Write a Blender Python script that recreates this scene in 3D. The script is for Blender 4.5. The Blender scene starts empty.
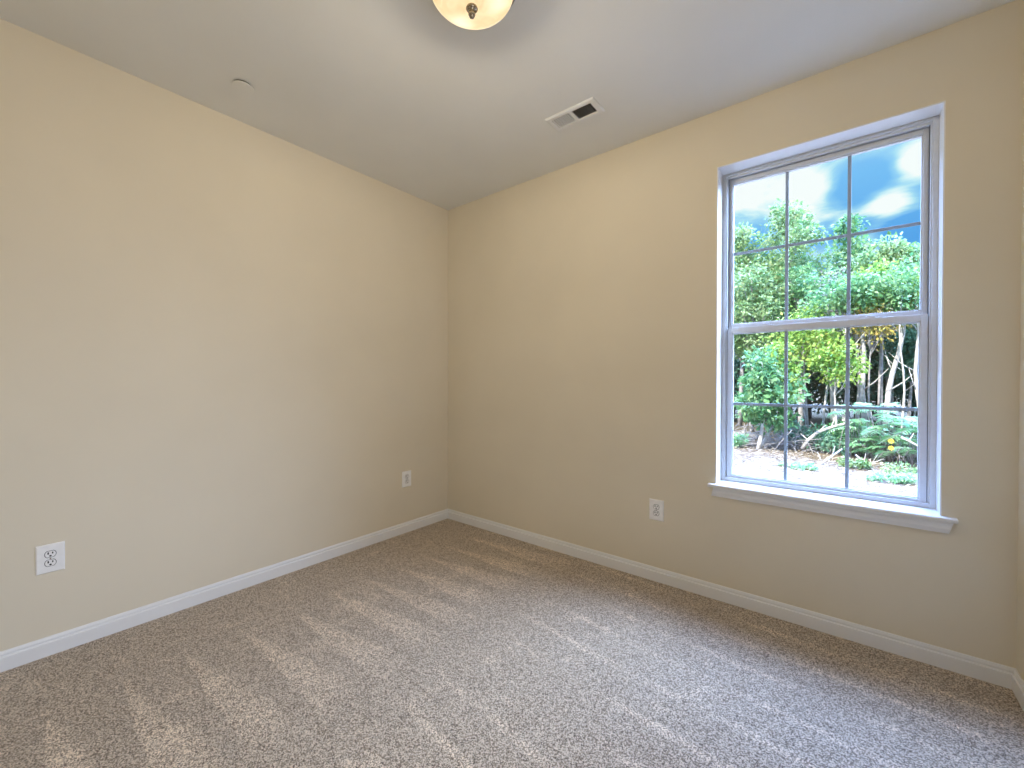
import bpy, math, random
import numpy as np
from mathutils import Vector, Matrix, noise

sc = bpy.context.scene
COL = sc.collection
random.seed(7)
rng = np.random.default_rng(11)

# ------------------------------------------------------------------ camera
YAW, PITCH, ROLL = 0.6747462, 0.0080460, 0.0017126
FPX = 417.2044
CAM = Vector((2.77274, -2.55001, 1.22745))
H = 2.74          # ceiling height
W = 3.311         # room width along x
D = -2.95         # near wall

fwd0 = Vector((-math.sin(YAW), math.cos(YAW), 0)); right0 = Vector((math.cos(YAW), math.sin(YAW), 0)); up0 = Vector((0, 0, 1))
fwd = fwd0 * math.cos(PITCH) - up0 * math.sin(PITCH)
up = up0 * math.cos(PITCH) + fwd0 * math.sin(PITCH)
rgt = right0 * math.cos(ROLL) + up * math.sin(ROLL)
upv = up * math.cos(ROLL) - right0 * math.sin(ROLL)
cam_d = bpy.data.cameras.new('camera')
cam = bpy.data.objects.new('camera', cam_d); COL.objects.link(cam)
cam_d.sensor_width = 36.0; cam_d.sensor_fit = 'HORIZONTAL'
cam_d.lens = FPX / 1024 * 36.0
cam_d.clip_start = 0.02; cam_d.clip_end = 400
M = Matrix((rgt, upv, -fwd)).transposed().to_4x4(); M.translation = CAM
cam.matrix_world = M
sc.camera = cam

def at(px, py, Y):
    """world point on the plane y = Y seen at a pixel of the photograph"""
    d = fwd + rgt * ((px - 512) / FPX) + upv * ((384 - py) / FPX)
    return CAM + d * ((Y - CAM.y) / d.y)

# ------------------------------------------------------------------ view, world, sun, lights
sc.view_settings.view_transform = 'Standard'
sc.view_settings.look = 'None'
sc.view_settings.exposure = 0.0
sc.view_settings.gamma = 1.0
sc.view_settings.use_curve_mapping = False

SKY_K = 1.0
HIGH_SKY_BOOST = 50.0
SIDE_SKY_BOOST = 30.0
SUN = 13.0
LAMP_W = 27.0
HALL_FILL_W = 23.0

class NT:
    def __init__(s, tree): s.t = tree
    def n(s, typ, **kw):
        nd = s.t.nodes.new(typ)
        for k, v in kw.items():
            if k.startswith('i_'): nd.inputs[k[2:].replace('_', ' ')].default_value = v
            else: setattr(nd, k, v)
        return nd
    def l(s, a, b): s.t.links.new(a, b)
    def math(s, op, a, b=None, clamp=False):
        nd = s.t.nodes.new('ShaderNodeMath'); nd.operation = op; nd.use_clamp = clamp
        for i, v in enumerate((a, b)):
            if v is None: continue
            if isinstance(v, (int, float)): nd.inputs[i].default_value = v
            else: s.l(v, nd.inputs[i])
        return nd.outputs[0]
    def ramp(s, fac, stops, interp='LINEAR'):
        nd = s.t.nodes.new('ShaderNodeValToRGB'); nd.color_ramp.interpolation = interp
        el = nd.color_ramp.elements
        while len(el) > 1: el.remove(el[-1])
        el[0].position = stops[0][0]; el[0].color = (*stops[0][1], 1)
        for p_, c_ in stops[1:]:
            e = el.new(p_); e.color = (*c_, 1)
        s.l(fac, nd.inputs[0]); return nd.outputs[0]
    def mix(s, fac, a, b, mode='MIX'):
        nd = s.t.nodes.new('ShaderNodeMix'); nd.data_type = 'RGBA'; nd.blend_type = mode
        for i, v in ((0, fac), (6, a), (7, b)):
            if isinstance(v, (int, float)): nd.inputs[i].default_value = v
            elif isinstance(v, tuple): nd.inputs[i].default_value = (*v, 1)
            else: s.l(v, nd.inputs[i])
        return nd.outputs[2]
    def smooth(s, v, lo, hi):
        nd = s.t.nodes.new('ShaderNodeMapRange'); nd.interpolation_type = 'SMOOTHSTEP'
        s.l(v, nd.inputs[0]); nd.inputs[1].default_value = lo; nd.inputs[2].default_value = hi
        return nd.outputs[0]

wd = bpy.data.worlds.new('sky'); sc.world = wd; wd.use_nodes = True
wd.node_tree.nodes.clear()
w = NT(wd.node_tree)
tc = w.n('ShaderNodeTexCoord'); sep = w.n('ShaderNodeSeparateXYZ'); w.l(tc.outputs['Generated'], sep.inputs[0])
zel = sep.outputs[2]
# broken cloud: noise stretched over a cloud deck (direction / height)
hz = w.math('MAXIMUM', w.math('ADD', zel, 0.10), 0.05)
cx_ = w.math('DIVIDE', sep.outputs[0], hz); cy_ = w.math('DIVIDE', sep.outputs[1], hz)
cmb = w.n('ShaderNodeCombineXYZ'); w.l(cx_, cmb.inputs[0]); w.l(cy_, cmb.inputs[1])
n1 = w.n('ShaderNodeTexNoise', i_Scale=1.6, i_Detail=7.0, i_Roughness=0.55, i_Distortion=0.4); w.l(cmb.outputs[0], n1.inputs['Vector'])
cover = n1.outputs[0]
def cloud_bank(cov, d, radius, amount):
    dn = w.n('ShaderNodeVectorMath', operation='DISTANCE'); w.l(tc.outputs['Generated'], dn.inputs[0]); dn.inputs[1].default_value = d
    g = w.math('SUBTRACT', 1.0, w.smooth(dn.outputs['Value'], 0.0, radius))
    return w.math('ADD', cov, w.math('MULTIPLY', g, amount))
for d_, r_, a_ in (((-.146, .915, .377), .12, .22), ((-.066, .938, .345), .065, .22), ((.095, .930, .355), .05, .30),
                   ((.055, .952, .302), .045, .18), ((.017, .938, .347), .06, -.22), ((.075, .966, .247), .05, -.25),
                   ((-.14, .949, .28), .05, -.2)):
    cover = cloud_bank(cover, d_, r_, a_)
blue = w.ramp(zel, [(0.0, (.45, .72, .95)), (.24, (.10, .40, .88)), (.36, (.20, .56, .98)), (.50, (.42, .62, 1.0)), (1.0, (.42, .62, 1.0))])
cm = w.ramp(cover, [(.40, (0, 0, 0)), (.48, (.4, .4, .4)), (.60, (1, 1, 1))], 'EASE')
cloudcol = w.ramp(cover, [(.42, (.28, .68, 1.0)), (.54, (.55, .92, 1.0)), (.64, (1.0, 1.05, 1.05))])
skyc = w.mix(cm, blue, cloudcol)
def bank(az, el, r0, r1, k):      # extra glow added to unseen sky to light the room; azimuth from +y towards +x, degrees
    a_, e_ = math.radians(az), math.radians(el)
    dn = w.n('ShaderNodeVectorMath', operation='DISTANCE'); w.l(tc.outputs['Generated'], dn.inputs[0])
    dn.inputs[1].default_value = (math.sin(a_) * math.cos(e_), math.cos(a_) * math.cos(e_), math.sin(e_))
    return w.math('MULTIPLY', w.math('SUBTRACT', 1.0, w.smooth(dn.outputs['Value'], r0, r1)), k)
hiA = w.math('MULTIPLY', w.math('MULTIPLY', w.math('MULTIPLY', w.smooth(zel, .52, .76), w.math('SUBTRACT', 1.0, w.smooth(zel, .87, .97))), w.smooth(sep.outputs[1], -.15, .15)), HIGH_SKY_BOOST)  # added brightness in the high sky, out of view, to light the floor
hiB = bank(45, 27, .25, .58, SIDE_SKY_BOOST)
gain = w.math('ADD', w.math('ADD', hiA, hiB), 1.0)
bg = w.n('ShaderNodeBackground')
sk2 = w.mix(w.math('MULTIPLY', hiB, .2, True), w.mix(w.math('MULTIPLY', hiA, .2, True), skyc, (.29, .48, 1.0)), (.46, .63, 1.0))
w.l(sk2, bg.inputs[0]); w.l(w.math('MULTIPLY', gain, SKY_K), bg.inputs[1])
wo = w.n('ShaderNodeOutputWorld'); w.l(bg.outputs[0], wo.inputs[0])

def light(name, typ, loc, energy, color, rot=None, **kw):
    ld = bpy.data.lights.new(name, typ); ld.energy = energy; ld.color = color
    for k, v in kw.items(): setattr(ld, k, v)
    o = bpy.data.objects.new(name, ld); COL.objects.link(o); o.location = loc
    if rot: o.rotation_euler = rot
    return o
sd = Vector((0.30, 0.78, -0.80)).normalized()    # the sun stands behind the house
sun = light('sun', 'SUN', (0, -6, 12), SUN, (1.0, .95, .86), angle=math.radians(1.5))
sun.rotation_euler = sd.to_track_quat('-Z', 'Y').to_euler()

LAMP = Vector((1.664, -1.410, H))
# the two bulbs of the ceiling lamp, throwing down into the room
bulb = light('ceiling_lamp_light', 'POINT', (LAMP.x, LAMP.y, H - .166), LAMP_W, (1.0, .88, .68), shadow_soft_size=0.0)
bulb.data.use_nodes = True                       # the metal pan shades what goes upwards
lt = NT(bulb.data.node_tree); lem = [n_ for n_ in bulb.data.node_tree.nodes if n_.type == 'EMISSION'][0]
ltc = lt.n('ShaderNodeTexCoord'); lsp = lt.n('ShaderNodeSeparateXYZ'); lt.l(ltc.outputs['Normal'], lsp.inputs[0])
lt.l(lt.math('ADD', lt.math('MULTIPLY', lt.math('SUBTRACT', 1.0, lt.smooth(lsp.outputs[2], -.12, .50)), 1.0), .0), lem.inputs['Strength'])
# fill light added in an unseen hall, coming through the doorway in the right wall
light('hall_fill', 'AREA', (W + .55, -2.35, 1.30), HALL_FILL_W, (.93, .95, 1.0), rot=(0, math.radians(90), 0), shape='RECTANGLE', size=2.0, size_y=.8)
# portal: only guides sky sampling through the window
pl = light('window_portal', 'AREA', (2.65, .205, 1.53), 1.0, (1, 1, 1), rot=(math.radians(-90), 0, 0), shape='RECTANGLE', size=.9, size_y=1.8)
pl.data.cycles.is_portal = True

# ------------------------------------------------------------------ material helpers
def mat(name):
    m = bpy.data.materials.new(name); m.use_nodes = True
    m.node_tree.nodes.clear(); t = NT(m.node_tree)
    out = t.n('ShaderNodeOutputMaterial'); b = t.n('ShaderNodeBsdfPrincipled'); t.l(b.outputs[0], out.inputs[0])
    return m, t, b, out
def bump(t, b, h, strength, dist):
    bp = t.n('ShaderNodeBump'); bp.inputs['Strength'].default_value = strength; bp.inputs['Distance'].default_value = dist
    t.l(h, bp.inputs['Height']); t.l(bp.outputs[0], b.inputs['Normal'])
def paint(name, col, rough=.85, peel=.12, scale=260, spec=.3):
    m, t, b, o = mat(name)
    g = t.n('ShaderNodeNewGeometry')
    n = t.n('ShaderNodeTexNoise', i_Scale=scale, i_Detail=3.0); t.l(g.outputs['Position'], n.inputs['Vector'])
    n2 = t.n('ShaderNodeTexNoise', i_Scale=1.7, i_Detail=3.0); t.l(g.outputs['Position'], n2.inputs['Vector'])
    c = t.ramp(n2.outputs[0], [(.3, tuple(v * .97 for v in col)), (.7, tuple(min(1, v * 1.02) for v in col))])
    t.l(c, b.inputs['Base Color']); b.inputs['Roughness'].default_value = rough
    b.inputs['Specular IOR Level'].default_value = spec
    bump(t, b, n.outputs[0], peel, .002)
    return m
def plain(name, col, rough=.5, metal=0.0, spec=.5):
    m, t, b, o = mat(name)
    g = t.n('ShaderNodeNewGeometry'); n2 = t.n('ShaderNodeTexNoise', i_Scale=40.0, i_Detail=2.0); t.l(g.outputs['Position'], n2.inputs['Vector'])
    c = t.ramp(n2.outputs[0], [(.3, tuple(v * .96 for v in col)), (.7, tuple(min(1, v * 1.02) for v in col))])
    t.l(c, b.inputs['Base Color'])
    b.inputs['Roughness'].default_value = rough; b.inputs['Metallic'].default_value = metal
    b.inputs['Specular IOR Level'].default_value = spec
    return m

M_WALL = paint('wall_paint', (.74, .665, .525))
M_CEIL = paint('ceiling_paint', (.80, .80, .765), peel=.25, scale=150)
M_TRIM = paint('trim_paint', (.81, .805, .80), rough=.35, peel=.03, scale=80, spec=.5)
M_VINYL = plain('window_vinyl', (.66, .68, .71), rough=.45)
M_SHADOW_SEAL = plain('shadow_seal', (.16, .17, .19), rough=.8)  # dark seal in the sash gaps, coloured as their shadow grooves
M_GRILLE = plain('backlit_grille', (.30, .34, .40), rough=.45)  # white bars coloured dark grey-blue, the backlit shade put into the colour
M_PLATE = plain('outlet_plastic', (.90, .89, .88), rough=.3)
M_SLOT = plain('outlet_slot', (.03, .03, .03), rough=.7)
M_GAP = plain('outlet_shadow_gap', (.12, .11, .11), rough=.8)
M_METAL = plain('brushed_nickel', (.34, .29, .23), rough=.22, metal=1.0)
M_VENT = plain('vent_enamel', (.80, .80, .78), rough=.4)
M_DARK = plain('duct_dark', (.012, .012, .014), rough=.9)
M_SPRK = paint('sprinkler_cover_paint', (.79, .79, .755), rough=.5, peel=.03)
M_SPRKRIM = plain('sprinkler_rim', (.10, .09, .07), rough=.5)

# carpet: cut pile, tufts and brushed vacuum strokes
def carpet():
    m, t, b, o = mat('carpet')
    g = t.n('ShaderNodeNewGeometry'); pos = g.outputs['Position']
    sp = t.n('ShaderNodeSeparateXYZ'); t.l(pos, sp.inputs[0]); x, y = sp.outputs[0], sp.outputs[1]
    v = t.n('ShaderNodeTexVoronoi', i_Scale=290.0); t.l(pos, v.inputs['Vector'])
    n = t.n('ShaderNodeTexNoise', i_Scale=440.0, i_Detail=3.0, i_Roughness=.7); t.l(pos, n.inputs['Vector'])
    sepc = t.n('ShaderNodeSeparateColor'); t.l(v.outputs['Color'], sepc.inputs[0])
    tuft = t.math('ADD', t.math('MULTIPLY', sepc.outputs[0], .45), t.math('MULTIPLY', n.outputs[0], .75))
    base = t.ramp(tuft, [(.33, (.020, .012, .007)), (.45, (.20, .138, .088)), (.58, (.42, .322, .222)), (.74, (.80, .67, .52))])
    # vacuum strokes run along x: long light wedges opening away from the left wall
    wob = t.n('ShaderNodeTexNoise', i_Scale=1.3, i_Detail=2.0); t.l(pos, wob.inputs['Vector'])
    yy = t.math('ADD', y, t.math('MULTIPLY', t.math('SUBTRACT', wob.outputs[0], .5), .10))
    fr = t.math('FRACT', t.math('ADD', t.math('DIVIDE', t.math('ADD', yy, 2.235), .222), 20.0))
    wid = t.smooth(x, .22, 1.25)
    wid = t.math('MULTIPLY', wid, .75)
    dif = t.math('SUBTRACT', wid, fr)
    wedge = t.smooth(dif, -.02, .16)
    ramp_x = t.smooth(x, .24, .40)
    edge = t.math('SUBTRACT', 1.0, t.smooth(fr, .0, .05))
    left = t.math('SUBTRACT', 1.0, t.smooth(x, 1.05, 1.35))
    wedge = t.math('MULTIPLY', t.math('MULTIPLY', wedge, ramp_x), left)
    # on the right the strokes become long straight bands
    yb = t.math('ADD', t.math('ADD', y, t.math('MULTIPLY', x, .10)), t.math('MULTIPLY', t.math('SUBTRACT', wob.outputs[0], .5), .07))
    fb = t.math('FRACT', t.math('ADD', t.math('DIVIDE', yb, .19), 20.0))
    line = t.math('SUBTRACT', 1.0, t.smooth(t.math('ABSOLUTE', t.math('SUBTRACT', fb, .5)), .02, .16))
    brk = t.n('ShaderNodeTexNoise', i_Scale=2.2, i_Detail=2.0); t.l(pos, brk.inputs['Vector'])
    line = t.math('MULTIPLY', t.math('MULTIPLY', line, t.smooth(brk.outputs[0], .35, .62)), t.smooth(x, 1.3, 1.7))
    scf = t.n('ShaderNodeTexNoise', i_Scale=5.0, i_Detail=4.0, i_Distortion=1.2); t.l(pos, scf.inputs['Vector'])
    scuff = t.smooth(scf.outputs[0], .56, .68)
    amt = t.math('ADD', t.math('ADD', t.math('MULTIPLY', wedge, .27), t.math('MULTIPLY', line, .28)), t.math('MULTIPLY', scuff, .16))
    groove = t.math('MULTIPLY', t.math('MULTIPLY', edge, left), t.math('MULTIPLY', ramp_x, -.22))
    amt = t.math('ADD', t.math('ADD', amt, groove), 1.0)
    sc_ = t.n('ShaderNodeVectorMath', operation='SCALE'); t.l(base, sc_.inputs[0]); t.l(amt, sc_.inputs['Scale'])
    t.l(sc_.outputs[0], b.inputs['Base Color'])
    b.inputs['Roughness'].default_value = 1.0; b.inputs['Specular IOR Level'].default_value = .05
    b.inputs['Sheen Weight'].default_value = .25; b.inputs['Sheen Roughness'].default_value = .5
    hgt = t.math('ADD', tuft, t.math('MULTIPLY', wedge, .1))
    bump(t, b, hgt, .8, .006)
    return m
M_CARPET = carpet()

def glass_mat():
    m, t, b, o = mat('window_glass')
    t.t.nodes.remove(b)
    tr = t.n('ShaderNodeBsdfTransparent'); tr.inputs[0].default_value = (.97, .985, .98, 1)
    gl = t.n('ShaderNodeBsdfGlossy'); gl.inputs['Roughness'].default_value = .01
    lw = t.n('ShaderNodeLayerWeight'); lw.inputs[0].default_value = .5
    fr = t.math('ADD', t.math('MULTIPLY', t.math('POWER', lw.outputs['Facing'], 5.0), .9), .02)     # Schlick, the same from both sides
    mx = t.n('ShaderNodeMixShader'); t.l(fr, mx.inputs[0]); t.l(tr.outputs[0], mx.inputs[1]); t.l(gl.outputs[0], mx.inputs[2])
    t.l(mx.outputs[0], o.inputs[0]); return m
M_GLASS = glass_mat()

def bowl_mat():
    # frosted bowl lit from inside by two bulbs
    m, t, b, o = mat('lit_alabaster_glass')
    tcn = t.n('ShaderNodeTexCoord')
    glow = None
    for c_ in ((.075, .055, -.07), (-.085, .03, -.08)):
        dn = t.n('ShaderNodeVectorMath', operation='DISTANCE'); t.l(tcn.outputs['Object'], dn.inputs[0]); dn.inputs[1].default_value = c_
        g_ = t.math('SUBTRACT', 1.0, t.smooth(dn.outputs['Value'], .0, .075))
        glow = g_ if glow is None else t.math('ADD', glow, g_, True)
    nz = t.n('ShaderNodeTexNoise', i_Scale=14.0, i_Detail=4.0, i_Distortion=1.0); t.l(tcn.outputs['Object'], nz.inputs['Vector'])
    bc = t.ramp(nz.outputs[0], [(.35, (.82, .60, .31)), (.65, (.90, .72, .42))])
    c = t.mix(glow, bc, (1.15, 1.0, .72))
    lw = t.n('ShaderNodeLayerWeight'); lw.inputs[0].default_value = .25
    c = t.mix(t.smooth(lw.outputs['Facing'], .55, .95), c, (1.0, .93, .72))
    t.l(c, b.inputs['Emission Color']); b.inputs['Emission Strength'].default_value = 1.1
    b.inputs['Base Color'].default_value = (.25, .22, .17, 1); b.inputs['Roughness'].default_value = .25
    return m
M_BOWL = bowl_mat()

# ------------------------------------------------------------------ mesh helpers
class MB:
    def __init__(s): s.v = []; s.f = []; s.mi = []; s.cur = 0
    def add(s, vs, fs):
        o = len(s.v); s.v.extend([tuple(a) for a in vs]); s.f.extend([tuple(i + o for i in f) for f in fs]); s.mi.extend([s.cur] * len(fs))
    def box(s, x0, x1, y0, y1, z0, z1):
        vs = [(x0, y0, z0), (x1, y0, z0), (x1, y1, z0), (x0, y1, z0), (x0, y0, z1), (x1, y0, z1), (x1, y1, z1), (x0, y1, z1)]
        s.add(vs, [(0, 3, 2, 1), (4, 5, 6, 7), (0, 1, 5, 4), (1, 2, 6, 5), (2, 3, 7, 6), (3, 0, 4, 7)]); return s
    def prism(s, prof, mapf, t0, t1):
        """closed profile of (a, b) swept from t0 to t1; mapf(a, b, t) -> xyz; t0/t1 may be functions of (a, b) for mitres"""
        n = len(prof); g0 = t0 if callable(t0) else (lambda a, b: t0); g1 = t1 if callable(t1) else (lambda a, b: t1)
        vs = [mapf(a, b, g0(a, b)) for a, b in prof] + [mapf(a, b, g1(a, b)) for a, b in prof]
        fs = [(i, (i + 1) % n, n + (i + 1) % n, n + i) for i in range(n)] + [tuple(range(n - 1, -1, -1)), tuple(range(n, 2 * n))]
        s.add(vs, fs); return s
    def lathe(s, prof, c=(0, 0, 0), seg=48):
        vs = []; fs = []
        for r, z in prof:
            for k in range(seg):
                a = 2 * math.pi * k / seg; vs.append((c[0] + r * math.cos(a), c[1] + r * math.sin(a), c[2] + z))
        for i in range(len(prof) - 1):
            for k in range(seg):
                k2 = (k + 1) % seg; fs.append((i * seg + k, i * seg + k2, (i + 1) * seg + k2, (i + 1) * seg + k))
        s.add(vs, fs); return s
    def tube(s, pts, rad, seg=7):
        pts = [Vector(p) for p in pts]; n = len(pts); vs = []; fs = []
        for i, p in enumerate(pts):
            t = (pts[min(i + 1, n - 1)] - pts[max(i - 1, 0)]).normalized()
            a = t.orthogonal().normalized() if i == 0 else (s._a - t * s._a.dot(t)).normalized()
            s._a = a; b = t.cross(a)
            r = rad[i] if hasattr(rad, '__len__') else rad
            for k in range(seg):
                q = 2 * math.pi * k / seg; vs.append(p + (a * math.cos(q) + b * math.sin(q)) * r)
        for i in range(n - 1):
            for k in range(seg):
                k2 = (k + 1) % seg; fs.append((i * seg + k, i * seg + k2, (i + 1) * seg + k2, (i + 1) * seg + k))
        fs.append(tuple(range(seg - 1, -1, -1))); fs.append(tuple((n - 1) * seg + k for k in range(seg)))
        s.add(vs, fs); return s
    def build(s, name, mats, parent=None, smooth=False, bevel=0.0, loc=None):
        me = bpy.data.meshes.new(name); me.from_pydata(s.v, [], s.f); me.update()
        if not isinstance(mats, (list, tuple)): mats = [mats]
        for m in mats: me.materials.append(m)
        if any(s.mi): me.polygons.foreach_set('material_index', s.mi)
        if smooth: me.polygons.foreach_set('use_smooth', [True] * len(me.polygons))
        o = bpy.data.objects.new(name, me); COL.objects.link(o)
        if parent: o.parent = parent
        if loc is not None: o.location = loc
        if bevel > 0:
            bv = o.modifiers.new('bevel', 'BEVEL'); bv.width = bevel; bv.segments = 2; bv.limit_method = 'ANGLE'; bv.angle_limit = math.radians(40)
        return o
def empty(name, loc=(0, 0, 0), rot=(0, 0, 0)):
    o = bpy.data.objects.new(name, None); COL.objects.link(o); o.location = loc; o.rotation_euler = rot; o.empty_display_size = .05; return o
def tag(o, label, cat, group=None, kind=None):
    if label: o['label'] = label
    if cat: o['category'] = cat
    if group: o['group'] = group
    if kind: o['kind'] = kind
    return o
def struct(o, label=None):
    o['kind'] = 'structure'
    if label: o['label'] = label
    return o

# ------------------------------------------------------------------ room shell
T = .20
WX0, WX1, WZ0, WZ1 = 2.207, 3.093, .650, 2.420     # clear opening
LN = .005
b = MB(); b.box(-.3, W + .3, D - .15, .0, -.12, 0); struct(b.build('floor', M_CARPET), 'taupe cut-pile carpet with vacuum strokes')
VX0, VX1, VY0, VY1 = 1.402, 1.712, -.538, -.393
va, vb_, vc, vd = VX0 + .030, VX1 - .030, VY0 + .026, VY1 - .026
b = MB(); b.box(-.3, va, D - .15, T, H, H + .15); b.box(vb_, W + .3, D - .15, T, H, H + .15); b.box(va, vb_, D - .15, vc, H, H + .15); b.box(va, vb_, vd, T, H, H + .15); struct(b.build('ceiling', M_CEIL), 'off-white flat ceiling')
b = MB(); b.box(-.15, 0, D, T, -.12, H); struct(b.build('wall_left', M_WALL), 'beige painted wall left of the corner')
b = MB()
X0, X1, Z0, Z1 = WX0 - LN, WX1 + LN, WZ0 - .018, WZ1 + LN
b.box(0, X0, 0, T, -.12, H); b.box(X1, W, 0, T, -.12, H); b.box(X0, X1, 0, T, -.12, Z0); b.box(X0, X1, 0, T, Z1, H)
struct(b.build('wall_back', M_WALL), 'beige painted wall with the window')
DY0, DY1, DZ = -2.80, -1.90, 2.05
b = MB(); b.box(W, W + .15, D, DY0, -.12, H); b.box(W, W + .15, DY1, T, -.12, H); b.box(W, W + .15, DY0, DY1, DZ, H); b.box(W, W + .15, DY0, DY1, -.12, 0)
struct(b.build('wall_right', M_WALL), 'beige painted wall at the right edge, with an added unseen doorway')
b = MB(); b.box(-.15, W + .15, D - .12, D, -.12, H)
struct(b.build('wall_front', M_WALL), 'beige painted wall behind the camera')
# casing of the unseen doorway, added beside the camera for the fill light
b = MB(); b.box(W - .015, W, DY0 - .06, DY0, 0, DZ + .06); b.box(W - .015, W, DY1, DY1 + .06, 0, DZ + .06); b.box(W - .015, W, DY0, DY1, DZ, DZ + .06)
struct(b.build('trim_1', M_TRIM, bevel=.003), 'white casing round the added doorway')

# baseboards: flat face with a stepped ogee cap
BH, BT = .0825, .014
prof = [(0, 0), (BT, 0), (BT, .056), (BT - .001, .059), (BT - .0065, .0605), (BT - .0075, .065), (BT - .0055, .069), (BT - .006, .073), (.0068, .077), (.0055, .0805), (.0045, .0825), (0, .0825)]
def base(name, mp, t0, t1, label):
    b = MB(); b.prism(prof, mp, t0, t1); struct(b.build(name, M_TRIM), label)
base('baseboard_left', lambda a, z, t: (a, t, z), lambda a, z: D + a, lambda a, z: -a, 'white baseboard along the left wall')
base('baseboard_back', lambda a, z, t: (t, -a, z), lambda a, z: a, lambda a, z: W - a, 'white baseboard under the window wall')
base('baseboard_right', lambda a, z, t: (W - a, t, z), lambda a, z: DY1 + .06, lambda a, z: -a, 'white baseboard along the right wall')
b = MB(); b.prism(prof, lambda a, z, t: (t, D + a, z), lambda a, z: a, lambda a, z: W - a)
struct(b.build('baseboard_front', M_TRIM), 'white baseboard behind the camera')

# ------------------------------------------------------------------ window
win = struct(empty('window_1', (WX0, 0, WZ0)), 'white double-hung window with grilles between the glass'); wo_ = Vector((-WX0, 0, -WZ0))
def wpart(b, name, m, parent=None, **kw):
    o = b.build(name, m, parent or win, **kw)
    if parent is None: o.location = wo_
    return o
b = MB(); FY = .110
b.box(WX0 - LN, WX0, 0, T, WZ0, WZ1 + LN); b.box(WX1, WX1 + LN, 0, T, WZ0, WZ1 + LN); b.box(WX0, WX1, 0, T, WZ1, WZ1 + LN)
wpart(b, 'jamb', M_TRIM)
# frame: outer flange + inner stop, recessed tracks
b = MB()
fw = .020
b.box(WX0, WX0 + fw, FY, T, WZ0, WZ1); b.box(WX1 - fw, WX1, FY, T, WZ0, WZ1)
b.box(WX0 + fw, WX1 - fw, FY, T, WZ1 - .014, WZ1); b.box(WX0 + fw, WX1 - fw, FY, T, WZ0, WZ0 + .022)
b.box(WX0 + fw, WX0 + .026, FY + .008, T, WZ0 + .022, WZ1 - .014); b.box(WX1 - .026, WX1 - fw, FY + .008, T, WZ0 + .022, WZ1 - .014)
b.box(WX0 + .026, WX1 - .026, FY + .012, FY + .018, WZ1 - .026, WZ1 - .014)
b.box(WX0 + .026, WX1 - .026, FY + .030, T, WZ1 - .022, WZ1 - .014)
wpart(b, 'window_frame', M_VINYL, bevel=.0015)
b = MB()
b.box(WX0 + .0255, WX0 + .029, FY + .026, T - .012, WZ0 + .022, WZ1 - .022); b.box(WX1 - .029, WX1 - .0255, FY + .026, T - .012, WZ0 + .022, WZ1 - .022)
b.box(WX0 + .029, WX1 - .029, .165, T - .012, WZ1 - .0248, WZ1 - .0215)
wpart(b, 'shadow_seal', M_SHADOW_SEAL)
def sash(name, x0, x1, z0, z1, gx0, gx1, gz0, gz1, yf, yb, midz, rings):
    b = MB()
    b.box(x0, gx0, yf, yb, z0, z1); b.box(gx1, x1, yf, yb, z0, z1); b.box(gx0, gx1, yf, yb, gz1, z1); b.box(gx0, gx1, yf, yb, z0, gz0)
    s = wpart(b, name, M_VINYL, bevel=.002)
    b = MB()       # stepped glazing bead
    e = .005; yg = yf + .008
    b.box(gx0, gx0 + e, yg, yb - .004, gz0, gz1); b.box(gx1 - e, gx1, yg, yb - .004, gz0, gz1)
    b.box(gx0 + e, gx1 - e, yg, yb - .004, gz1 - e, gz1); b.box(gx0 + e, gx1 - e, yg, yb - .004, gz0, gz0 + e)
    b.build('glazing_bead', M_VINYL, s, bevel=.001)
    b = MB(); ym = (yf + yb) / 2 + .004
    b.box(gx0 + .001, gx1 - .001, ym - .008, ym - .0055, gz0 + .001, gz1 - .001)
    b.build('pane', M_GLASS, s)
    b = MB(); wb = .0078
    for k in (1, 2):
        xm = gx0 + (gx1 - gx0) * k / 3; b.box(xm - wb, xm + wb, ym - .003, ym + .003, gz0, gz1)
    xs = [gx0] + [gx0 + (gx1 - gx0) * k / 3 for k in (1, 2)] + [gx1]
    for k in range(3):
        b.box(xs[k] + (wb if k else 0), xs[k + 1] - (wb if k < 2 else 0), ym - .003, ym + .003, midz - wb, midz + wb)
    b.build('grille', M_GRILLE, s, bevel=.001)
    return s
up_s = sash('upper_sash', WX0 + .0285, WX1 - .0285, 1.522, WZ1 - .0245, 2.252, 3.046, 1.557, 2.372, .150, .184, 1.967, 1)
lo_s = sash('lower_sash', WX0 + .0285, WX1 - .0285, WZ0 + .022, 1.535, 2.260, 3.040, .686, 1.502, .122, .149, 1.096, 1)
b = MB(); 
for xm in (2.43, 2.87):
    b.box(xm - .028, xm + .028, .128, .149, 1.535, 1.541); b.box(xm - .02, xm + .012, .132, .146, 1.541, 1.548)
lk = b.build('sash_lock', M_VINYL, lo_s, bevel=.002)
# stool (sill board with horns) and apron
b = MB()
prof_s = [(.112, 0), (-.030, 0), (-.034, -.003), (-.0355, -.008), (-.034, -.014), (-.030, -.0175), (.0, -.018), (.112, -.018)]
b.prism(prof_s, lambda a, z, t: (t, a, WZ0 + z), WX0 - LN, WX1 + LN)
hp = [(-.0005, 0), (-.030, 0), (-.034, -.003), (-.0355, -.008), (-.034, -.014), (-.030, -.0175), (-.0005, -.018)]
b.prism(hp, lambda a, z, t: (t, a, WZ0 + z), WX0 - .038, WX0 - LN); b.prism(hp, lambda a, z, t: (t, a, WZ0 + z), WX1 + LN, WX1 + .050)
wpart(b, 'window_sill', M_TRIM)
b = MB()
pa = [(0, -.0185), (-.019, -.0185), (-.020, -.028), (-.017, -.036), (-.0165, -.050), (-.012, -.062), (-.010, -.070), (0, -.070)]
xl, xr = WX0 - .012, WX1 + .026
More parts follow.
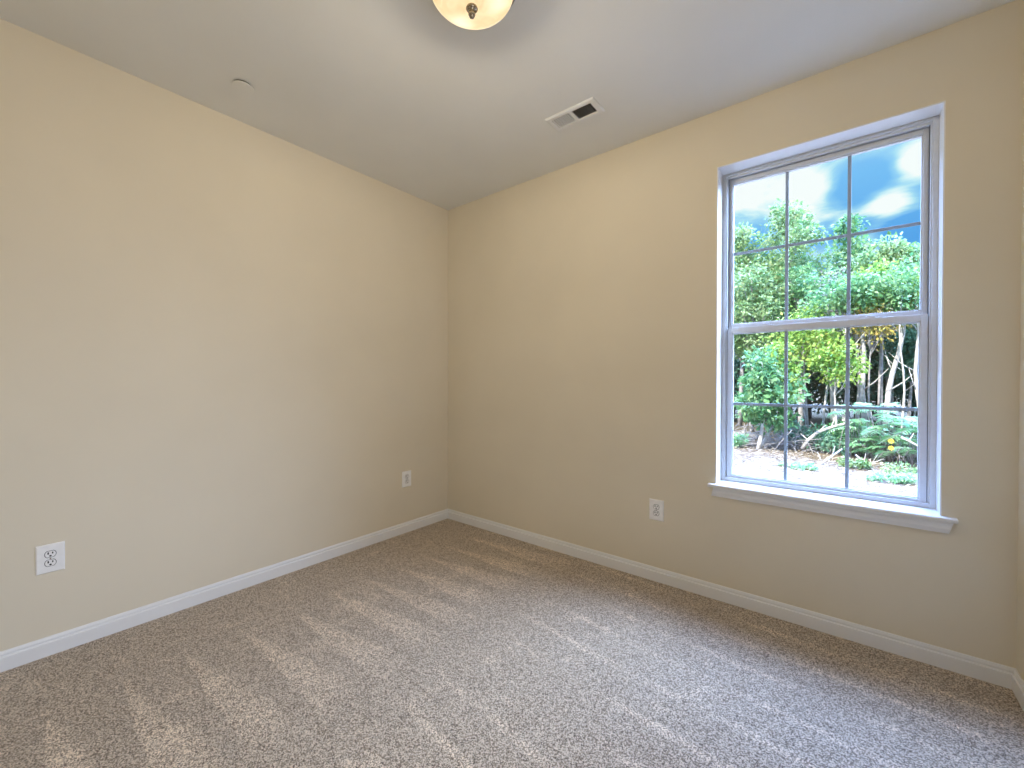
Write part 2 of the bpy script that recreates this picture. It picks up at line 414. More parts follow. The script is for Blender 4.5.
b.prism(pa, lambda a, z, t: (t, a, WZ0 + z), lambda a, z: xl - min(0, 0) + (-.07 - z) * -.25 - .012, lambda a, z: xr + .012 - (z + .07) * -.25 - .012)
wpart(b, 'apron', M_TRIM)

# ------------------------------------------------------------------ wall outlets
def outlet(loc, rz, label):
    r = tag(empty('wall_outlet', loc, (0, 0, rz)), label, 'outlet', None)
    # local: plate in the x-z plane, facing -y
    w2, h2 = .0445, .0635
    b = MB(); ch = .004
    vs = [(-w2, 0, -h2), (w2, 0, -h2), (w2, 0, h2), (-w2, 0, h2), (-w2, -.002, -h2), (w2, -.002, -h2), (w2, -.002, h2), (-w2, -.002, h2),
          (-w2 + ch, -.0065, -h2 + ch), (w2 - ch, -.0065, -h2 + ch), (w2 - ch, -.0065, h2 - ch), (-w2 + ch, -.0065, h2 - ch)]
    fs = [(0, 1, 2, 3), (4, 5, 1, 0), (5, 6, 2, 1), (6, 7, 3, 2), (7, 4, 0, 3), (8, 9, 5, 4), (9, 10, 6, 5), (10, 11, 7, 6), (11, 8, 4, 7), (11, 10, 9, 8)]
    b.add(vs, fs); b.build('cover_plate', M_PLATE, r)
    def face(rw, rh, y0, y1, zc, flat=.0125):
        pts = []
        for k in range(32):
            a = 2 * math.pi * k / 32
            pts.append((rw * math.cos(a), max(-flat, min(flat, rh * math.sin(a)))))
        n = len(pts)
        bb = MB(); bb.add([(x_, y0, z_ + zc) for x_, z_ in pts] + [(x_, y1, z_ + zc) for x_, z_ in pts],
               [(i, (i + 1) % n, n + (i + 1) % n, n + i) for i in range(n)] + [tuple(range(n, 2 * n))][:1])
        return bb
    for zc in (.0195, -.0195):
        face(.0186, .0186, -.0060, -.0070, zc, .0153).build('socket_surround', M_GAP, r)
        s = face(.0165, .0165, -.0060, -.0080, zc, .0133).build('socket', M_PLATE, r)
        b = MB()
        b.box(-.0090, -.0046, -.0086, -.0078, zc - .0003, zc + .0098); b.box(.0046, .0086, -.0086, -.0078, zc + .0007, zc + .0088)
        g_ = [(.0038 * math.cos(math.pi * 2 * k / 14), .0036 * math.sin(math.pi * 2 * k / 14) - .0075) for k in range(14)]
        n = len(g_); b.add([(x_, -.0078, zc + z_) for x_, z_ in g_] + [(x_, -.0086, zc + z_) for x_, z_ in g_], [(i, (i + 1) % n, n + (i + 1) % n, n + i) for i in range(n)] + [tuple(range(n, 2 * n))])
        b.build('slots', M_SLOT, s)
    b = MB(); g_ = [(.0028 * math.cos(math.pi * 2 * k / 14), .0028 * math.sin(math.pi * 2 * k / 14)) for k in range(14)]; n = 14
    b.add([(x_, -.0062, z_) for x_, z_ in g_] + [(x_, -.0076, z_) for x_, z_ in g_], [(i, (i + 1) % n, n + (i + 1) % n, n + i) for i in range(n)] + [tuple(range(n, 2 * n))])
    b.build('screw', M_METAL, r)
    return r
outlet((0, -2.387, .431), math.radians(90), 'white duplex outlet on the left wall, the nearest and largest one')
outlet((0, -.449, .431), math.radians(90), 'small white duplex outlet on the left wall close to the room corner')
outlet((1.871, 0, .436), 0, 'white duplex outlet on the window wall, left of the window sill')

# ------------------------------------------------------------------ ceiling lamp
lamp = tag(empty('ceiling_light', LAMP), 'lit frosted glass bowl ceiling light with a nickel finial', 'ceiling light')
b = MB(); b.lathe([(.001, 0), (.172, 0), (.176, -.006), (.176, -.020), (.170, -.026), (.166, -.034), (.158, -.036), (.150, -.030), (.001, -.030)], seg=72)
b.build('metal_pan', M_METAL, lamp, smooth=True)
bp = [(.160, -.034), (.1605, -.038)]
for k in range(1, 15):
    a = k / 14 * math.pi / 2; bp.append((.160 * math.cos(a) ** .85 if k < 14 else .001, -.038 - .070 * math.sin(a)))
b = MB(); b.lathe(bp, seg=96); b.build('glass_bowl', M_BOWL, lamp, smooth=True)
b = MB(); b.lathe([(.001, -.104), (.020, -.107), (.0225, -.113), (.018, -.119), (.010, -.122), (.0125, -.128), (.0135, -.134), (.009, -.144), (.001, -.150)], seg=32)
b.build('finial', M_METAL, lamp, smooth=True)

# ------------------------------------------------------------------ ceiling vent
VX0, VX1, VY0, VY1 = 1.402, 1.712, -.538, -.393
vent = tag(empty('ceiling_vent', ((VX0 + VX1) / 2, (VY0 + VY1) / 2, H)), 'white rectangular louvered air vent in the ceiling', 'air vent')
hx, hy = (VX1 - VX0) / 2, (VY1 - VY0) / 2; bx_, by_ = .030, .026
b = MB()
outer = [(-hx, -hy), (hx, -hy), (hx, hy), (-hx, hy)]; mid = [(-hx + .008, -hy + .008), (hx - .008, -hy + .008), (hx - .008, hy - .008), (-hx + .008, hy - .008)]
inner = [(-hx + bx_, -hy + by_), (hx - bx_, -hy + by_), (hx - bx_, hy - by_), (-hx + bx_, hy - by_)]
vs = [(x_, y_, 0) for x_, y_ in outer] + [(x_, y_, -.003) for x_, y_ in outer] + [(x_, y_, -.008) for x_, y_ in mid] + [(x_, y_, -.008) for x_, y_ in inner] + [(x_, y_, .0) for x_, y_ in inner]
fs = []
for r_ in range(4):
    for k in range(4): fs.append((r_ * 4 + k, r_ * 4 + (k + 1) % 4, (r_ + 1) * 4 + (k + 1) % 4, (r_ + 1) * 4 + k))
b.add(vs, fs); b.build('vent_frame', M_VENT, vent)
b = MB(); i_ = .0006; ax_, ay_ = hx - bx_ - i_, hy - by_ - i_
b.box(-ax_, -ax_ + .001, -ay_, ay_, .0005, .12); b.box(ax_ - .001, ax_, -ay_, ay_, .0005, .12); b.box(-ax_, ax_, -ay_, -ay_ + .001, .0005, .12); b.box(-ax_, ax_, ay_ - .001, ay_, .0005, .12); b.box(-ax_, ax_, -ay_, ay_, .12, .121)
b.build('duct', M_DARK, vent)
b = MB(); b.box(-.006, .006, -hy + by_, hy - by_, -.0078, -.0013); b.build('divider', M_VENT, vent)
span = hx - bx_ - .006
for side in (-1, 1):
    for k in range(9):
        xc = side * (.006 + span * (k + .5) / 9)
        # left bank turns its blades to the room's right, right bank away from it
        if side > 0: dx, zt, zb = .0030, .0015, -.0060
        else: dx, zt, zb = .0025, -.0028, -.0068
        x0_, x1_ = (xc - dx, xc + dx) if side > 0 else (xc + dx, xc - dx)
        b = MB(); t_ = .0005
        b.prism([(x0_ - t_, zt), (x0_ + t_, zt), (x1_ + t_, zb), (x1_ - t_, zb)], lambda a, z, t: (a, t, z), -hy + by_, hy - by_)
        b.build('louver', M_VENT, vent)

# ------------------------------------------------------------------ sprinkler cover
sp_ = tag(empty('sprinkler_cover', (.351, -1.734, H)), 'small round concealed sprinkler cover on the ceiling', 'sprinkler cover')
b = MB(); b.lathe([(.001, 0), (.040, 0), (.040, -.009), (.001, -.009)], seg=48); b.build('rim', M_SPRKRIM, sp_, smooth=False)
b = MB(); b.lathe([(.001, -.009), (.046, -.009), (.048, -.0105), (.048, -.012), (.046, -.0135), (.001, -.014)], seg=48); b.build('cover_disc', M_SPRK, sp_)

#EXTERIOR#
# ------------------------------------------------------------------ unseen hall shell, added to keep the sun out of the doorway
b = MB(); hx0, hx1, hy0, hy1 = W + .15, W + 1.5, D - .4, -.9
b.box(hx0, hx1, hy0, hy1, -.12, 0); b.box(hx0, hx1, hy0, hy1, H, H + .1); b.box(hx0, hx1, hy0 - .1, hy0, -.12, H)
b.box(hx1, hx1 + .1, hy0, hy1, -.12, H); b.box(hx0, hx1, hy1, hy1 + .1, -.12, H); b.box(hx0 - .02, hx0, hy0, D - .12, -.12, H)
struct(b.build('wall_hall_sunblock', M_WALL), 'beige hall shell added behind the doorway against the sun')

# ------------------------------------------------------------------ outdoors: ground
GZ = -.70
def gz(x, y):
    return GZ + .05 * noise.noise(Vector((x * .5, y * .5, 0))) + .02 * noise.noise(Vector((x * 2.1, y * 2.1, 3))) + max(0, y - 13) * .035
def outdoor_ground():
    m, t, b, o = mat('dry_ground')
    g = t.n('ShaderNodeNewGeometry'); pos = g.outputs['Position']
    n = t.n('ShaderNodeTexNoise', i_Scale=14.0, i_Detail=8.0, i_Roughness=.75); t.l(pos, n.inputs['Vector'])
    n2 = t.n('ShaderNodeTexNoise', i_Scale=.6, i_Detail=4.0); t.l(pos, n2.inputs['Vector'])
    a = t.ramp(n.outputs[0], [(.33, (.075, .052, .038)), (.45, (.17, .132, .102)), (.58, (.27, .218, .175)), (.72, (.40, .33, .275))])
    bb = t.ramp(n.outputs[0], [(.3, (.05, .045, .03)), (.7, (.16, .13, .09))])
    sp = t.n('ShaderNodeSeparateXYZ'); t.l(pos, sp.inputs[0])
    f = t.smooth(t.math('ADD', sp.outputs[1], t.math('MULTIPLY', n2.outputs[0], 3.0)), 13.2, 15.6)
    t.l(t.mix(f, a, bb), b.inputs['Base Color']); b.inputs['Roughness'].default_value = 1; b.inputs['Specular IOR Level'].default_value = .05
    bump(t, b, n.outputs[0], .8, .03); return m
M_GROUND = outdoor_ground()
b = MB(); nx, ny = 70, 70; gx0, gx1, gy0, gy1 = -22, 26, .25, 42
vs = [(gx0 + (gx1 - gx0) * i / nx, gy0 + (gy1 - gy0) * (j / ny) ** 1.4, 0) for j in range(ny + 1) for i in range(nx + 1)]
vs = [(x_, y_, gz(x_, y_)) for x_, y_, _ in vs]
b.add(vs, [(j * (nx + 1) + i, j * (nx + 1) + i + 1, (j + 1) * (nx + 1) + i + 1, (j + 1) * (nx + 1) + i) for j in range(ny) for i in range(nx)])
gr_ = struct(b.build('ground', M_GROUND, smooth=True), 'pale dry ground between the house and the woods')
# outside face of the house below and around the room
b = MB(); b.box(-6, 9, T, T + .02, -1.0, WZ0 - .03); b.box(-6, WX0 - .02, T, T + .02, WZ0 - .03, WZ1 + .02); b.box(WX1 + .02, 9, T, T + .02, WZ0 - .03, WZ1 + .02); b.box(-6, 9, T, T + .02, WZ1 + .02, 3.3)
struct(b.build('wall_outside', M_VINYL), 'pale siding on the outside of the house')

# ------------------------------------------------------------------ outdoors: plants
ALB = .66
def leaf_mat(name, cols, sub=.35):
    m, t, b, o = mat(name)
    g = t.n('ShaderNodeNewGeometry')
    n = t.n('ShaderNodeTexNoise', i_Scale=1.6, i_Detail=3.0); t.l(g.outputs['Position'], n.inputs['Vector'])
    f = t.math('ADD', t.math('MULTIPLY', g.outputs['Random Per Island'], .55), t.math('MULTIPLY', t.smooth(n.outputs[0], .3, .7), .45))
    cols = [tuple(v * ALB for v in cc) for cc in cols]; k = len(cols); c = t.ramp(f, [(.08 + .84 * i / (k - 1), cc) for i, cc in enumerate(cols)])
    t.l(c, b.inputs['Base Color']); b.inputs['Roughness'].default_value = .45; b.inputs['Specular IOR Level'].default_value = .45
    tr = t.n('ShaderNodeBsdfTranslucent'); t.l(c, tr.inputs[0])
    mx = t.n('ShaderNodeMixShader'); mx.inputs[0].default_value = sub
    t.l(b.outputs[0], mx.inputs[1]); t.l(tr.outputs[0], mx.inputs[2]); t.l(mx.outputs[0], o.inputs[0]); return m
def bark(name, c0, c1):
    m, t, b, o = mat(name)
    g = t.n('ShaderNodeNewGeometry'); n = t.n('ShaderNodeTexNoise', i_Scale=9.0, i_Detail=6.0, i_Roughness=.7); t.l(g.outputs['Position'], n.inputs['Vector'])
    t.l(t.ramp(n.outputs[0], [(.35, tuple(v * ALB for v in c0)), (.65, tuple(v * ALB for v in c1))]), b.inputs['Base Color']); b.inputs['Roughness'].default_value = .9
    bump(t, b, n.outputs[0], .6, .02); return m
L_ASH = leaf_mat('leaf_pale_green', [(.10, .25, .09), (.26, .47, .17), (.44, .62, .28), (.58, .74, .42)])
L_MID = leaf_mat('leaf_mid_green', [(.05, .18, .08), (.13, .38, .15), (.28, .55, .22), (.46, .70, .36)])
L_LIME = leaf_mat('leaf_yellow_green', [(.14, .36, .07), (.32, .58, .10), (.52, .74, .16), (.70, .80, .22)])
L_TEAL = leaf_mat('leaf_cool_green', [(.04, .15, .10), (.10, .32, .20), (.24, .50, .34), (.46, .68, .50)])
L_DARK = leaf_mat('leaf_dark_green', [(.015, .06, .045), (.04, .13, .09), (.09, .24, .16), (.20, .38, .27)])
L_GREY = leaf_mat('leaf_dusty_grey', [(.22, .22, .22), (.40, .38, .38), (.58, .54, .52), (.44, .52, .36)])
L_GOLD = leaf_mat('leaf_gold', [(.50, .50, .12), (.78, .66, .16), (.85, .60, .20), (.75, .80, .30)])
L_FERN = leaf_mat('leaf_sumac', [(.20, .52, .26), (.38, .74, .42), (.58, .92, .58), (.76, 1.0, .72)])
B_GREY = bark('bark_grey', (.30, .28, .29), (.62, .58, .58))
B_DARK = bark('bark_dark', (.05, .045, .04), (.16, .14, .13))
B_DEAD = bark('dead_wood', (.50, .46, .44), (.85, .80, .76))

def leaves(centres, radii, per, size, aspect=.55, flat=.75, up=.35):
    """numpy leaf mesh: creased 4-vertex blades scattered in clumps"""
    C = np.repeat(np.asarray(centres, float), per, 0); R = np.repeat(np.asarray(radii, float), per)
    n = len(C)
    d = rng.normal(size=(n, 3)); d /= np.linalg.norm(d, axis=1)[:, None]
    r = R * rng.random(n) ** .45
    P = C + d * r[:, None] * np.array([1, 1, flat])
    ax = d * .7 + rng.normal(size=(n, 3)) * .55; ax[:, 2] -= .25; ax /= np.linalg.norm(ax, axis=1)[:, None]
    nn = rng.normal(size=(n, 3)) * .6 + np.array([0, 0, up]) + d * .45
    sd_ = np.cross(ax, nn); sd_ /= np.linalg.norm(sd_, axis=1)[:, None] + 1e-9
    nn = np.cross(sd_, ax)
    s = size * (.6 + .8 * rng.random(n)); L = s[:, None]
    a = P; c = P + ax * L - nn * L * .12; l = P + ax * L * .5 + sd_ * L * aspect * .5 + nn * L * .07; q = P + ax * L * .5 - sd_ * L * aspect * .5 + nn * L * .07
    V = np.stack([a, q, c, l], 1).reshape(-1, 3)
    return V, n
def leaf_obj(name, V, n, m, parent=None):
    me = bpy.data.meshes.new(name)
    me.vertices.add(4 * n); me.vertices.foreach_set('co', V.astype(np.float32).ravel())
    me.loops.add(4 * n); me.polygons.add(n)
    me.loops.foreach_set('vertex_index', np.arange(4 * n, dtype=np.int32))
    me.polygons.foreach_set('loop_start', np.arange(0, 4 * n, 4, dtype=np.int32))
    me.update(calc_edges=True); me.materials.append(m)
    o = bpy.data.objects.new(name, me); COL.objects.link(o)
    if parent: o.parent = parent
    return o
def tree(name, cat, label, x, y, top, crown_z, rx, lm, bm, clumps=70, per=70, size=.12, tr=.09, lean=(0, 0), group=None, cl_r=.42, shape=1.0, trunk_top=None, forked=False, leafcol=None):
    g = gz(x, y); r = tag(empty(name, (x, y, g)), label, cat, group)
    top -= g; cz = crown_z - g; hh = (top - cz) / 2; mid = cz + hh
    tz = trunk_top if trunk_top else min(top * .85, mid + hh * .4)
    tb = MB(); pts = []; rr = []
    K = 9
    for i in range(K):
        t_ = i / (K - 1); pts.append(Vector((lean[0] * t_ + .06 * math.sin(3 * t_ + x), lean[1] * t_ + .05 * math.cos(4 * t_ + y), tz * t_ - .05))); rr.append(tr * (1.15 - .85 * t_))
    tb.tube(pts, rr, 8); tb.build('trunk', bm, r, smooth=True)
    cs = []; br = MB()
    for i in range(clumps):
        u = rng.normal(size=3); u /= np.linalg.norm(u); q = rng.random() ** .4
        zc = u[2] * q; ww = (1 - max(0, zc) ** 1.6 * .55 * shape)
        cs.append((lean[0] + u[0] * q * rx * ww, lean[1] + u[1] * q * rx * ww, mid + zc * hh))
    for c in cs[:min(16, clumps)]:
        c = Vector(c); t0 = max(.25, min(.95, (c.z - .35 * abs(c.x)) / tz * .8)); i = t0 * (K - 1); i0 = int(i)
        p0 = pts[i0].lerp(pts[min(K - 1, i0 + 1)], i - i0); mid_ = p0.lerp(c, .5) + Vector((0, 0, -.08)); 
        br.tube([p0, mid_, c], [tr * .38, tr * .24, tr * .08], 5)
    br.build('branches', bm, r, smooth=True)
    V, n = leaves(cs, [cl_r * (.7 + .6 * rng.random()) for _ in cs], per, size)
    leaf_obj('foliage', V, n, lm, r)
    return r
def T_(px, Y, toppy, botpy, *a, **k):
    p = at(px, toppy, Y); q = at(px, botpy, Y)
    return (p.x, Y, p.z, q.z)

def mk(name, cat, label, px, Y, tpy, bpy_, rx, lm, bm, **k):
    x, y, tz, bz = T_(px, Y, tpy, bpy_)
    return tree(name, cat, label, x, y, tz - .15, max(bz, gz(x, y) + .15), rx, lm, bm, **k)
# wood edge: one by one
mk('tree', 'tree', 'tall pale green tree reaching highest at the left of the window view', 788, 17, 192, 380, 1.75, L_ASH, B_GREY, clumps=120, per=85, size=.15, tr=.13, shape=1.3)
mk('tree', 'tree', 'pale loose tree at the left edge of the window view', 742, 16.2, 214, 370, .95, L_ASH, B_GREY, clumps=70, per=85, size=.14, tr=.08, shape=1.3)
mk('tree', 'tree', 'narrow mid-green tree top rising behind the middle upper panes', 848, 19, 212, 380, 1.05, L_MID, B_DARK, clumps=80, per=80, size=.16, tr=.1, shape=1.4)
mk('tree', 'tree', 'broad green tree with rounded crown filling the upper right panes', 893, 16.5, 232, 345, 1.55, L_ASH, B_GREY, clumps=110, per=85, size=.14, tr=.12)
mk('tree', 'tree', 'blue-green tree behind the rounded crown at the right edge of the window view', 924, 18, 236, 380, 1.3, L_TEAL, B_DARK, clumps=80, per=80, size=.15, tr=.1)
mk('tree', 'tree', 'bright yellow-green tree in front of the rounded crown at right', 884, 14.2, 262, 322, 1.05, L_LIME, B_GREY, clumps=70, per=80, size=.12, tr=.07)
mk('tree', 'tree', 'pale bushy tree standing in front of the tallest tree at left', 752, 14.6, 262, 360, 1.05, L_ASH, B_GREY, clumps=80, per=80, size=.12, tr=.08)
mk('tree', 'tree', 'mid-green tree beside the dusty grey vine tree', 800, 15.4, 262, 370, .85, L_MID, B_GREY, clumps=70, per=80, size=.12, tr=.08)
mk('dead_tree', 'tree', 'dusty grey half-bare tree in the middle of the window view', 834, 14.4, 262, 372, .72, L_GREY, B_DEAD, clumps=60, per=45, size=.10, tr=.07)
mk('shrub', 'shrub', 'yellow-green bush top just under the middle rail of the window', 806, 12.9, 304, 366, .8, L_LIME, B_GREY, clumps=45, per=70, size=.11, tr=.05)
mk('sapling', 'sapling', 'slim sapling with gold and orange leaves beside the right grille bar', 872, 13.4, 302, 338, .42, L_GOLD, B_GREY, clumps=16, per=60, size=.10, tr=.035)
mk('maple_bush', 'shrub', 'bright green large-leaved maple bush in the lower left panes', 757, 10.8, 340, 432, .72, L_MID, B_DEAD, clumps=60, per=52, size=.14, tr=.05, lean=(.25, 0), cl_r=.3)
mk('maple_bush', 'shrub', 'lime green maple branch bush left of the middle of the lower panes', 782, 11.6, 338, 408, .5, L_LIME, B_GREY, clumps=34, per=50, size=.13, tr=.04, cl_r=.28)
mk('sapling', 'sapling', 'yellow-green leafy sapling arching in the centre of the lower window half', 838, 12.1, 338, 382, .55, L_LIME, B_DEAD, clumps=34, per=55, size=.11, tr=.035, cl_r=.28)
mk('tree', 'tree', 'cool green understorey tree at the right edge of the lower panes', 912, 15.2, 325, 380, .75, L_TEAL, B_GREY, clumps=44, per=70, size=.12, tr=.05)
# pale bare trunks with crowns hidden in the canopy
def trunk_tree(px0, py0, px1, py1, Y, rad, label):
    a = at(px0, py0, Y); c = at(px1, py1, Y); g = gz(c.x, Y)
    dirv = (a - c) / (a.z - c.z); foot = c + dirv * (g - c.z)
    r = tag(empty('slender_tree', (foot.x, Y, g)), label, 'tree')
    L = 4.4; tb = MB(); pts = [dirv * (L * i / 8) + Vector((.04 * math.sin(i * 1.3 + px0), .04 * math.cos(i * 1.7), -.05 if i == 0 else 0)) for i in range(9)]
    tb.tube(pts, [rad * (1.1 - .07 * i) for i in range(9)], 8); tb.build('trunk', B_DEAD, r, smooth=True)
    bb = MB()
    for k in range(5):
        s_ = pts[3 + k]; e = s_ + Vector((rng.normal() * .5, rng.normal() * .3, .5 + .2 * rng.random())); bb.tube([s_, s_.lerp(e, .5) + Vector((0, 0, -.06)), e], [rad * .35, rad * .25, rad * .1], 5)
    bb.build('branches', B_DEAD, r, smooth=True)
    V, n = leaves([tuple(pts[-1] + Vector((rng.normal() * .35, rng.normal() * .35, rng.normal() * .3))) for _ in range(12)], [.35] * 12, 60, .12)
    leaf_obj('foliage', V, n, L_MID, r); return r
trunk_tree(858, 345, 858, 398, 13.8, .050, 'slim pale upright trunk just right of the right grille bar in the lower window')
trunk_tree(862, 345, 864, 398, 13.5, .072, 'thicker pale upright trunk, right one of the close pair behind the sumac')
trunk_tree(899, 345, 889, 398, 13.6, .072, 'pale trunk leaning to the right behind the sumac leaves')
trunk_tree(846, 350, 844, 425, 13.2, .045, 'grey trunk half hidden by the right grille bar')
trunk_tree(917, 345, 918, 398, 13.4, .05, 'pale trunk at the right edge of the lower panes')
trunk_tree(826, 380, 825, 420, 12.9, .028, 'thin pale stem above the curved fallen branch')
trunk_tree(902, 362, 903, 405, 13.0, .026, 'thin crooked pale stem right of the leaning trunk')
# darker wood behind
for i, (x, y, tp, rx) in enumerate(((-3.2, 20, 8.0, 2.0), (-.6, 22, 8.2, 2.0), (1.4, 20.5, 7.4, 1.9), (3.2, 21.5, 7.6, 1.9), (4.9, 20, 7.0, 1.9), (7.0, 21.5, 7.8, 2.1))):
    wh = ['farthest left', 'second from the left', 'third from the left', 'third from the right', 'second from the right', 'farthest right'][i]
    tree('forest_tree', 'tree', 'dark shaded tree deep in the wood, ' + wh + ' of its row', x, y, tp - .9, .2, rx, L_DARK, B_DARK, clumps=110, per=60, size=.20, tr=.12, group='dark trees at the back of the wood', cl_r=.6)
for i, (x, y, tp, rx) in enumerate(((.6, 17.6, 3.4, 1.2), (2.3, 17.8, 3.2, 1.2), (3.9, 17.4, 3.3, 1.2), (5.4, 17.8, 3.3, 1.2), (-1.0, 17.6, 3.4, 1.2))):
    wh = ['second from the left', 'middle one', 'second from the right', 'rightmost', 'leftmost'][i]
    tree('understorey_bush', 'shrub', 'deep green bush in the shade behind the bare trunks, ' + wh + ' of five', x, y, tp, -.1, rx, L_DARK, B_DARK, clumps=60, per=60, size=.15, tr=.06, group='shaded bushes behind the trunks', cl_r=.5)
# wood continuing to both sides
for i, (x, y, tp, rx, lm) in enumerate(((-3.4, 15.5, 6.6, 1.5, L_MID), (-6.0, 16.5, 7.6, 1.8, L_ASH), (-9.0, 16, 7.0, 1.9, L_MID), (7.2, 15.5, 6.4, 1.6, L_ASH), (9.8, 16.5, 7.4, 1.8, L_MID), (12.5, 16, 6.8, 1.9, L_ASH))):
    wh = ['first left of the view', 'second left of the view', 'third left of the view', 'first right of the view', 'second right of the view', 'third right of the view'][i]
    tree('tree', 'tree', 'leafy wood-edge tree outside the window, ' + wh, x, y, tp, .1, rx, lm, B_GREY, clumps=100, per=55, size=.17, tr=.11, cl_r=.55)

# sumac / broad bush at right: arching pinnate fronds
def sumac(px, py, Y, n_fr, length, label, seed, lm=L_FERN, flowers=()):
    rs = np.random.default_rng(seed); p = at(px, py, Y); g = gz(p.x, Y)
    r = tag(empty('sumac_bush', (p.x, Y, g)), label, 'shrub')
    st = MB(); LV = []; cnt = 0
    hgt = p.z - g
    for k in range(n_fr):
        a = rs.random() * 2 * math.pi; h0 = hgt * (.15 + .85 * rs.random()); root = Vector((rs.normal() * .25, rs.normal() * .15, 0))
        tip0 = root + Vector((math.cos(a) * .25, math.sin(a) * .2, h0)); d = Vector((math.cos(a), math.sin(a) * .8, .35)).normalized()
        Lf = length * (.6 + .6 * rs.random()); pts = [root, tip0]
        for j in range(1, 6): pts.append(tip0 + d * Lf * j / 5 + Vector((0, 0, -Lf * .55 * (j / 5) ** 2)))
        st.tube(pts, [.012, .009] + [.006 - .0008 * j for j in range(5)], 4)
        side = d.cross(Vector((0, 0, 1))).normalized()
        for j in range(14):
            t_ = .1 + .9 * j / 13; q = tip0 + d * Lf * t_ + Vector((0, 0, -Lf * .55 * t_ * t_)); ll = .17 * math.sin(math.pi * (.15 + .8 * t_)) + .03
            for sg in (-1, 1):
                ax = (side * sg + d * .35 + Vector((0, 0, -.25 + .15 * rs.normal()))).normalized(); wv = d * ll * .17
                LV += [q, q + ax * ll * .45 - wv, q + ax * ll + Vector((0, 0, -.02)), q + ax * ll * .45 + wv]; cnt += 1
    st.build('stems', B_GREY, r, smooth=True)
    leaf_obj('fronds', np.array([tuple(v) for v in LV]), cnt, lm, r)
    for fx, fy in flowers:
        q = at(fx, fy, Y - .75) - Vector((p.x, Y, g)); fb = MB()
        for k in range(9):
            aa = 2 * math.pi * k / 9; dv = Vector((math.cos(aa), -.25, math.sin(aa))); sv = Vector((-math.sin(aa), 0, math.cos(aa)))
            fb.add([q, q + dv * .03 - sv * .014, q + dv * .058, q + dv * .03 + sv * .014], [(0, 1, 2, 3)])
        fb.tube([q + Vector((0, .02, 0)), q + Vector((0, -.01, 0))], .014, 8)
        fo = fb.build('blossom', M_FLOWER, r); fo['label'] = 'yellow blossom'
    return r
M_FLOWER = plain('yellow_petal', (.95, .62, .05), rough=.6)
sumac(878, 405, 10.9, 34, .62, 'mint green sumac with arching fronds below the leaning trunk', 1)
sumac(905, 415, 10.6, 40, .62, 'broad green sumac bush with two yellow blossoms at lower right', 2, flowers=((891, 441), (891, 448)))
sumac(865, 425, 11.2, 26, .55, 'green bush of drooping fronds just right of the right grille bar', 3, L_MID)
sumac(918, 408, 11.4, 26, .6, 'sumac bush cut by the right side of the sash', 4)
def low_bush(px, tpy, Y, rx, lm, label, clumps=16, size=.09, per=60, name='low_bush', cat='bush', h=None):
    p = at(px, tpy, Y); g = gz(p.x, Y); top = max(.12, p.z - g); r = tag(empty(name, (p.x, Y, g)), label, cat)
    st = MB(); cs = []
    for k in range(clumps):
        a = rng.random() * 6.283; q = rng.random() ** .5 * rx; c = Vector((math.cos(a) * q, math.sin(a) * q * .6, top * (.25 + .6 * rng.random() * (1 - .4 * q / rx)))); cs.append(tuple(c))
        st.tube([(c.x * .3, c.y * .3, -.02), (c.x * .7, c.y * .7, c.z * .6), tuple(c)], [.008, .006, .003], 4)
    st.build('stems', B_GREY, r)
    V, n = leaves(cs, [min(.28, top * .35)] * len(cs), per, size); leaf_obj('foliage', V, n, lm, r); return r
low_bush(812, 424, 11.7, .55, L_TEAL, 'cool green low bush under the curved pale branch')
low_bush(838, 432, 11.4, .5, L_TEAL, 'cool green low bush left of the right grille bar')
low_bush(850, 412, 12.2, .6, L_MID, 'mid-green bush between the curved branch and the sumac', clumps=24)
low_bush(790, 418, 12.4, .35, L_TEAL, 'small upright blue-green bush beside the left grille bar')
low_bush(737, 432, 10.9, .22, L_FERN, 'little mint green bush at the lower left corner of the glass', clumps=12)
low_bush(797, 463, 8.6, .32, L_FERN, 'patch of low mint green weeds on the pale ground', clumps=12, size=.06, name='weed_patch', cat='weeds')
low_bush(857, 458, 9.4, .28, L_ASH, 'pale green weeds at the foot of the right grille bar', clumps=12, size=.06, name='weed_patch', cat='weeds')
low_bush(893, 472, 8.2, .36, L_FERN, 'sparse green weeds on the ground below the sumac bush', clumps=12, size=.06, name='weed_patch', cat='weeds')
low_bush(915, 462, 8.8, .4, L_ASH, 'pale green weeds at the lower right corner of the glass', clumps=12, size=.06, name='weed_patch', cat='weeds')
# fallen branches
def branch(pix, Y, r0, r1, label, m=B_DEAD):
    P = [at(x_, y_, Y + dy) for x_, y_, dy in pix]; o_ = P[0].copy(); b = MB()
    n = len(P); b.tube([p - o_ for p in P], [r0 + (r1 - r0) * i / (n - 1) for i in range(n)], 7)
    for k in range(1, n - 1):
        s_ = P[k] - o_; b.tube([s_, s_ + Vector((rng.normal() * .12, .05, .14 + .1 * rng.random()))], [r1 * .8, r1 * .3], 5)
    o = b.build('fallen_branch', m, smooth=True, loc=o_); tag(o, label, 'branch'); return o
branch([(802, 449, 0), (808, 440, 0), (818, 432, .1), (832, 427, .2), (848, 423, .3), (862, 419, .4)], 11.0, .045, .028, 'thick pale branch curving up across the middle lower pane')
branch([(812, 470, 0), (822, 463, .1), (832, 456, .25), (842, 449, .5)], 9.3, .030, .018, 'thin pale branch lying below the curved one')
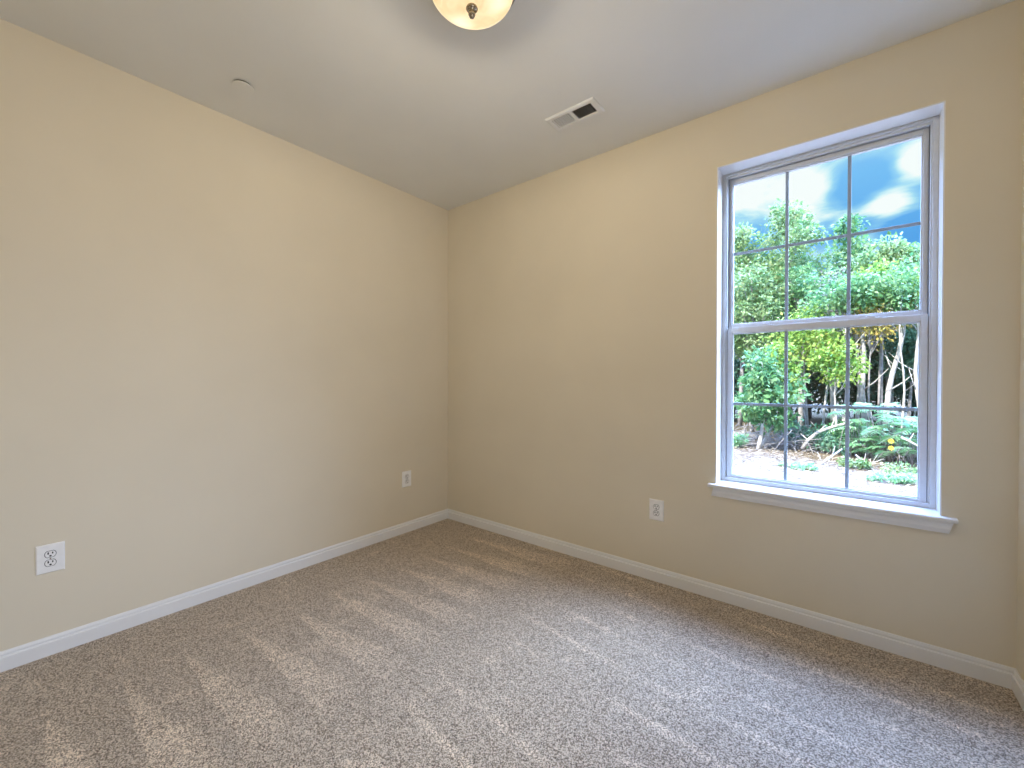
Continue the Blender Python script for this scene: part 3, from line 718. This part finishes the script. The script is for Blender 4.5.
branch([(856, 455, 0), (864, 462, -.2), (872, 469, -.5), (880, 475, -.8)], 9.9, .02, .012, 'thin pale stick on the ground right of the right grille bar')
branch([(901, 437, 0), (909, 441, 0), (918, 446, 0)], 9.8, .026, .02, 'pale stick slanting through the sumac at the right edge')
branch([(858, 466, .2), (872, 463, .2), (884, 459, .3)], 9.6, .016, .010, 'short pale stick under the sumac bush')
branch([(756, 458, .3), (762, 446, .3), (768, 434, .4), (774, 424, .5)], 10.7, .055, .03, 'grey leaning stub of wood in the brush pile at left')
# brush pile: a heap of twigs nobody could count
b = MB()
bpz = at(765, 440, 11.3); 
for k in range(260):
    c = Vector((bpz.x + rng.normal() * .75, 11.5 + rng.normal() * .35, 0)); c.z = gz(c.x, c.y) + abs(rng.normal()) * .22
    d = Vector((rng.normal(), rng.normal() * .6, rng.normal() * .35)).normalized() * (.2 + .45 * rng.random())
    b.tube([c - d, c + Vector((0, 0, .04)), c + d], [.010, .009, .004], 4)
tag(b.build('brush_pile', B_GREY), 'heap of dry grey twigs under the maple bush', 'brush pile', kind='stuff')
# straw and twig litter over the open ground
b = MB()
n = 9000; X = rng.uniform(-3, 9, n); Y_ = 4.5 + 8.5 * rng.random(n); Aa = rng.uniform(0, 6.283, n); Lg = .03 + .09 * rng.random(n)
V = np.zeros((n, 4, 3))
for i in range(n):
    g = gz(X[i], Y_[i]) + .012; dx, dy = math.cos(Aa[i]) * Lg[i], math.sin(Aa[i]) * Lg[i]; px_, py_ = -math.sin(Aa[i]) * .008, math.cos(Aa[i]) * .008
    h = .05 * rng.random()
    V[i] = [(X[i] - dx, Y_[i] - dy, g), (X[i] - px_, Y_[i] - py_, g + h * .6), (X[i] + dx, Y_[i] + dy, g + h), (X[i] + px_, Y_[i] + py_, g + h * .6 + .01)]
M_STRAW = leaf_mat('dry_straw', [(.30, .22, .17), (.60, .50, .42), (.80, .72, .64), (.88, .82, .78)], sub=.1)
tag(leaf_obj('straw_litter', V.reshape(-1, 3), n, M_STRAW), 'dry straw and leaf litter scattered over the pale ground', 'litter', kind='stuff')
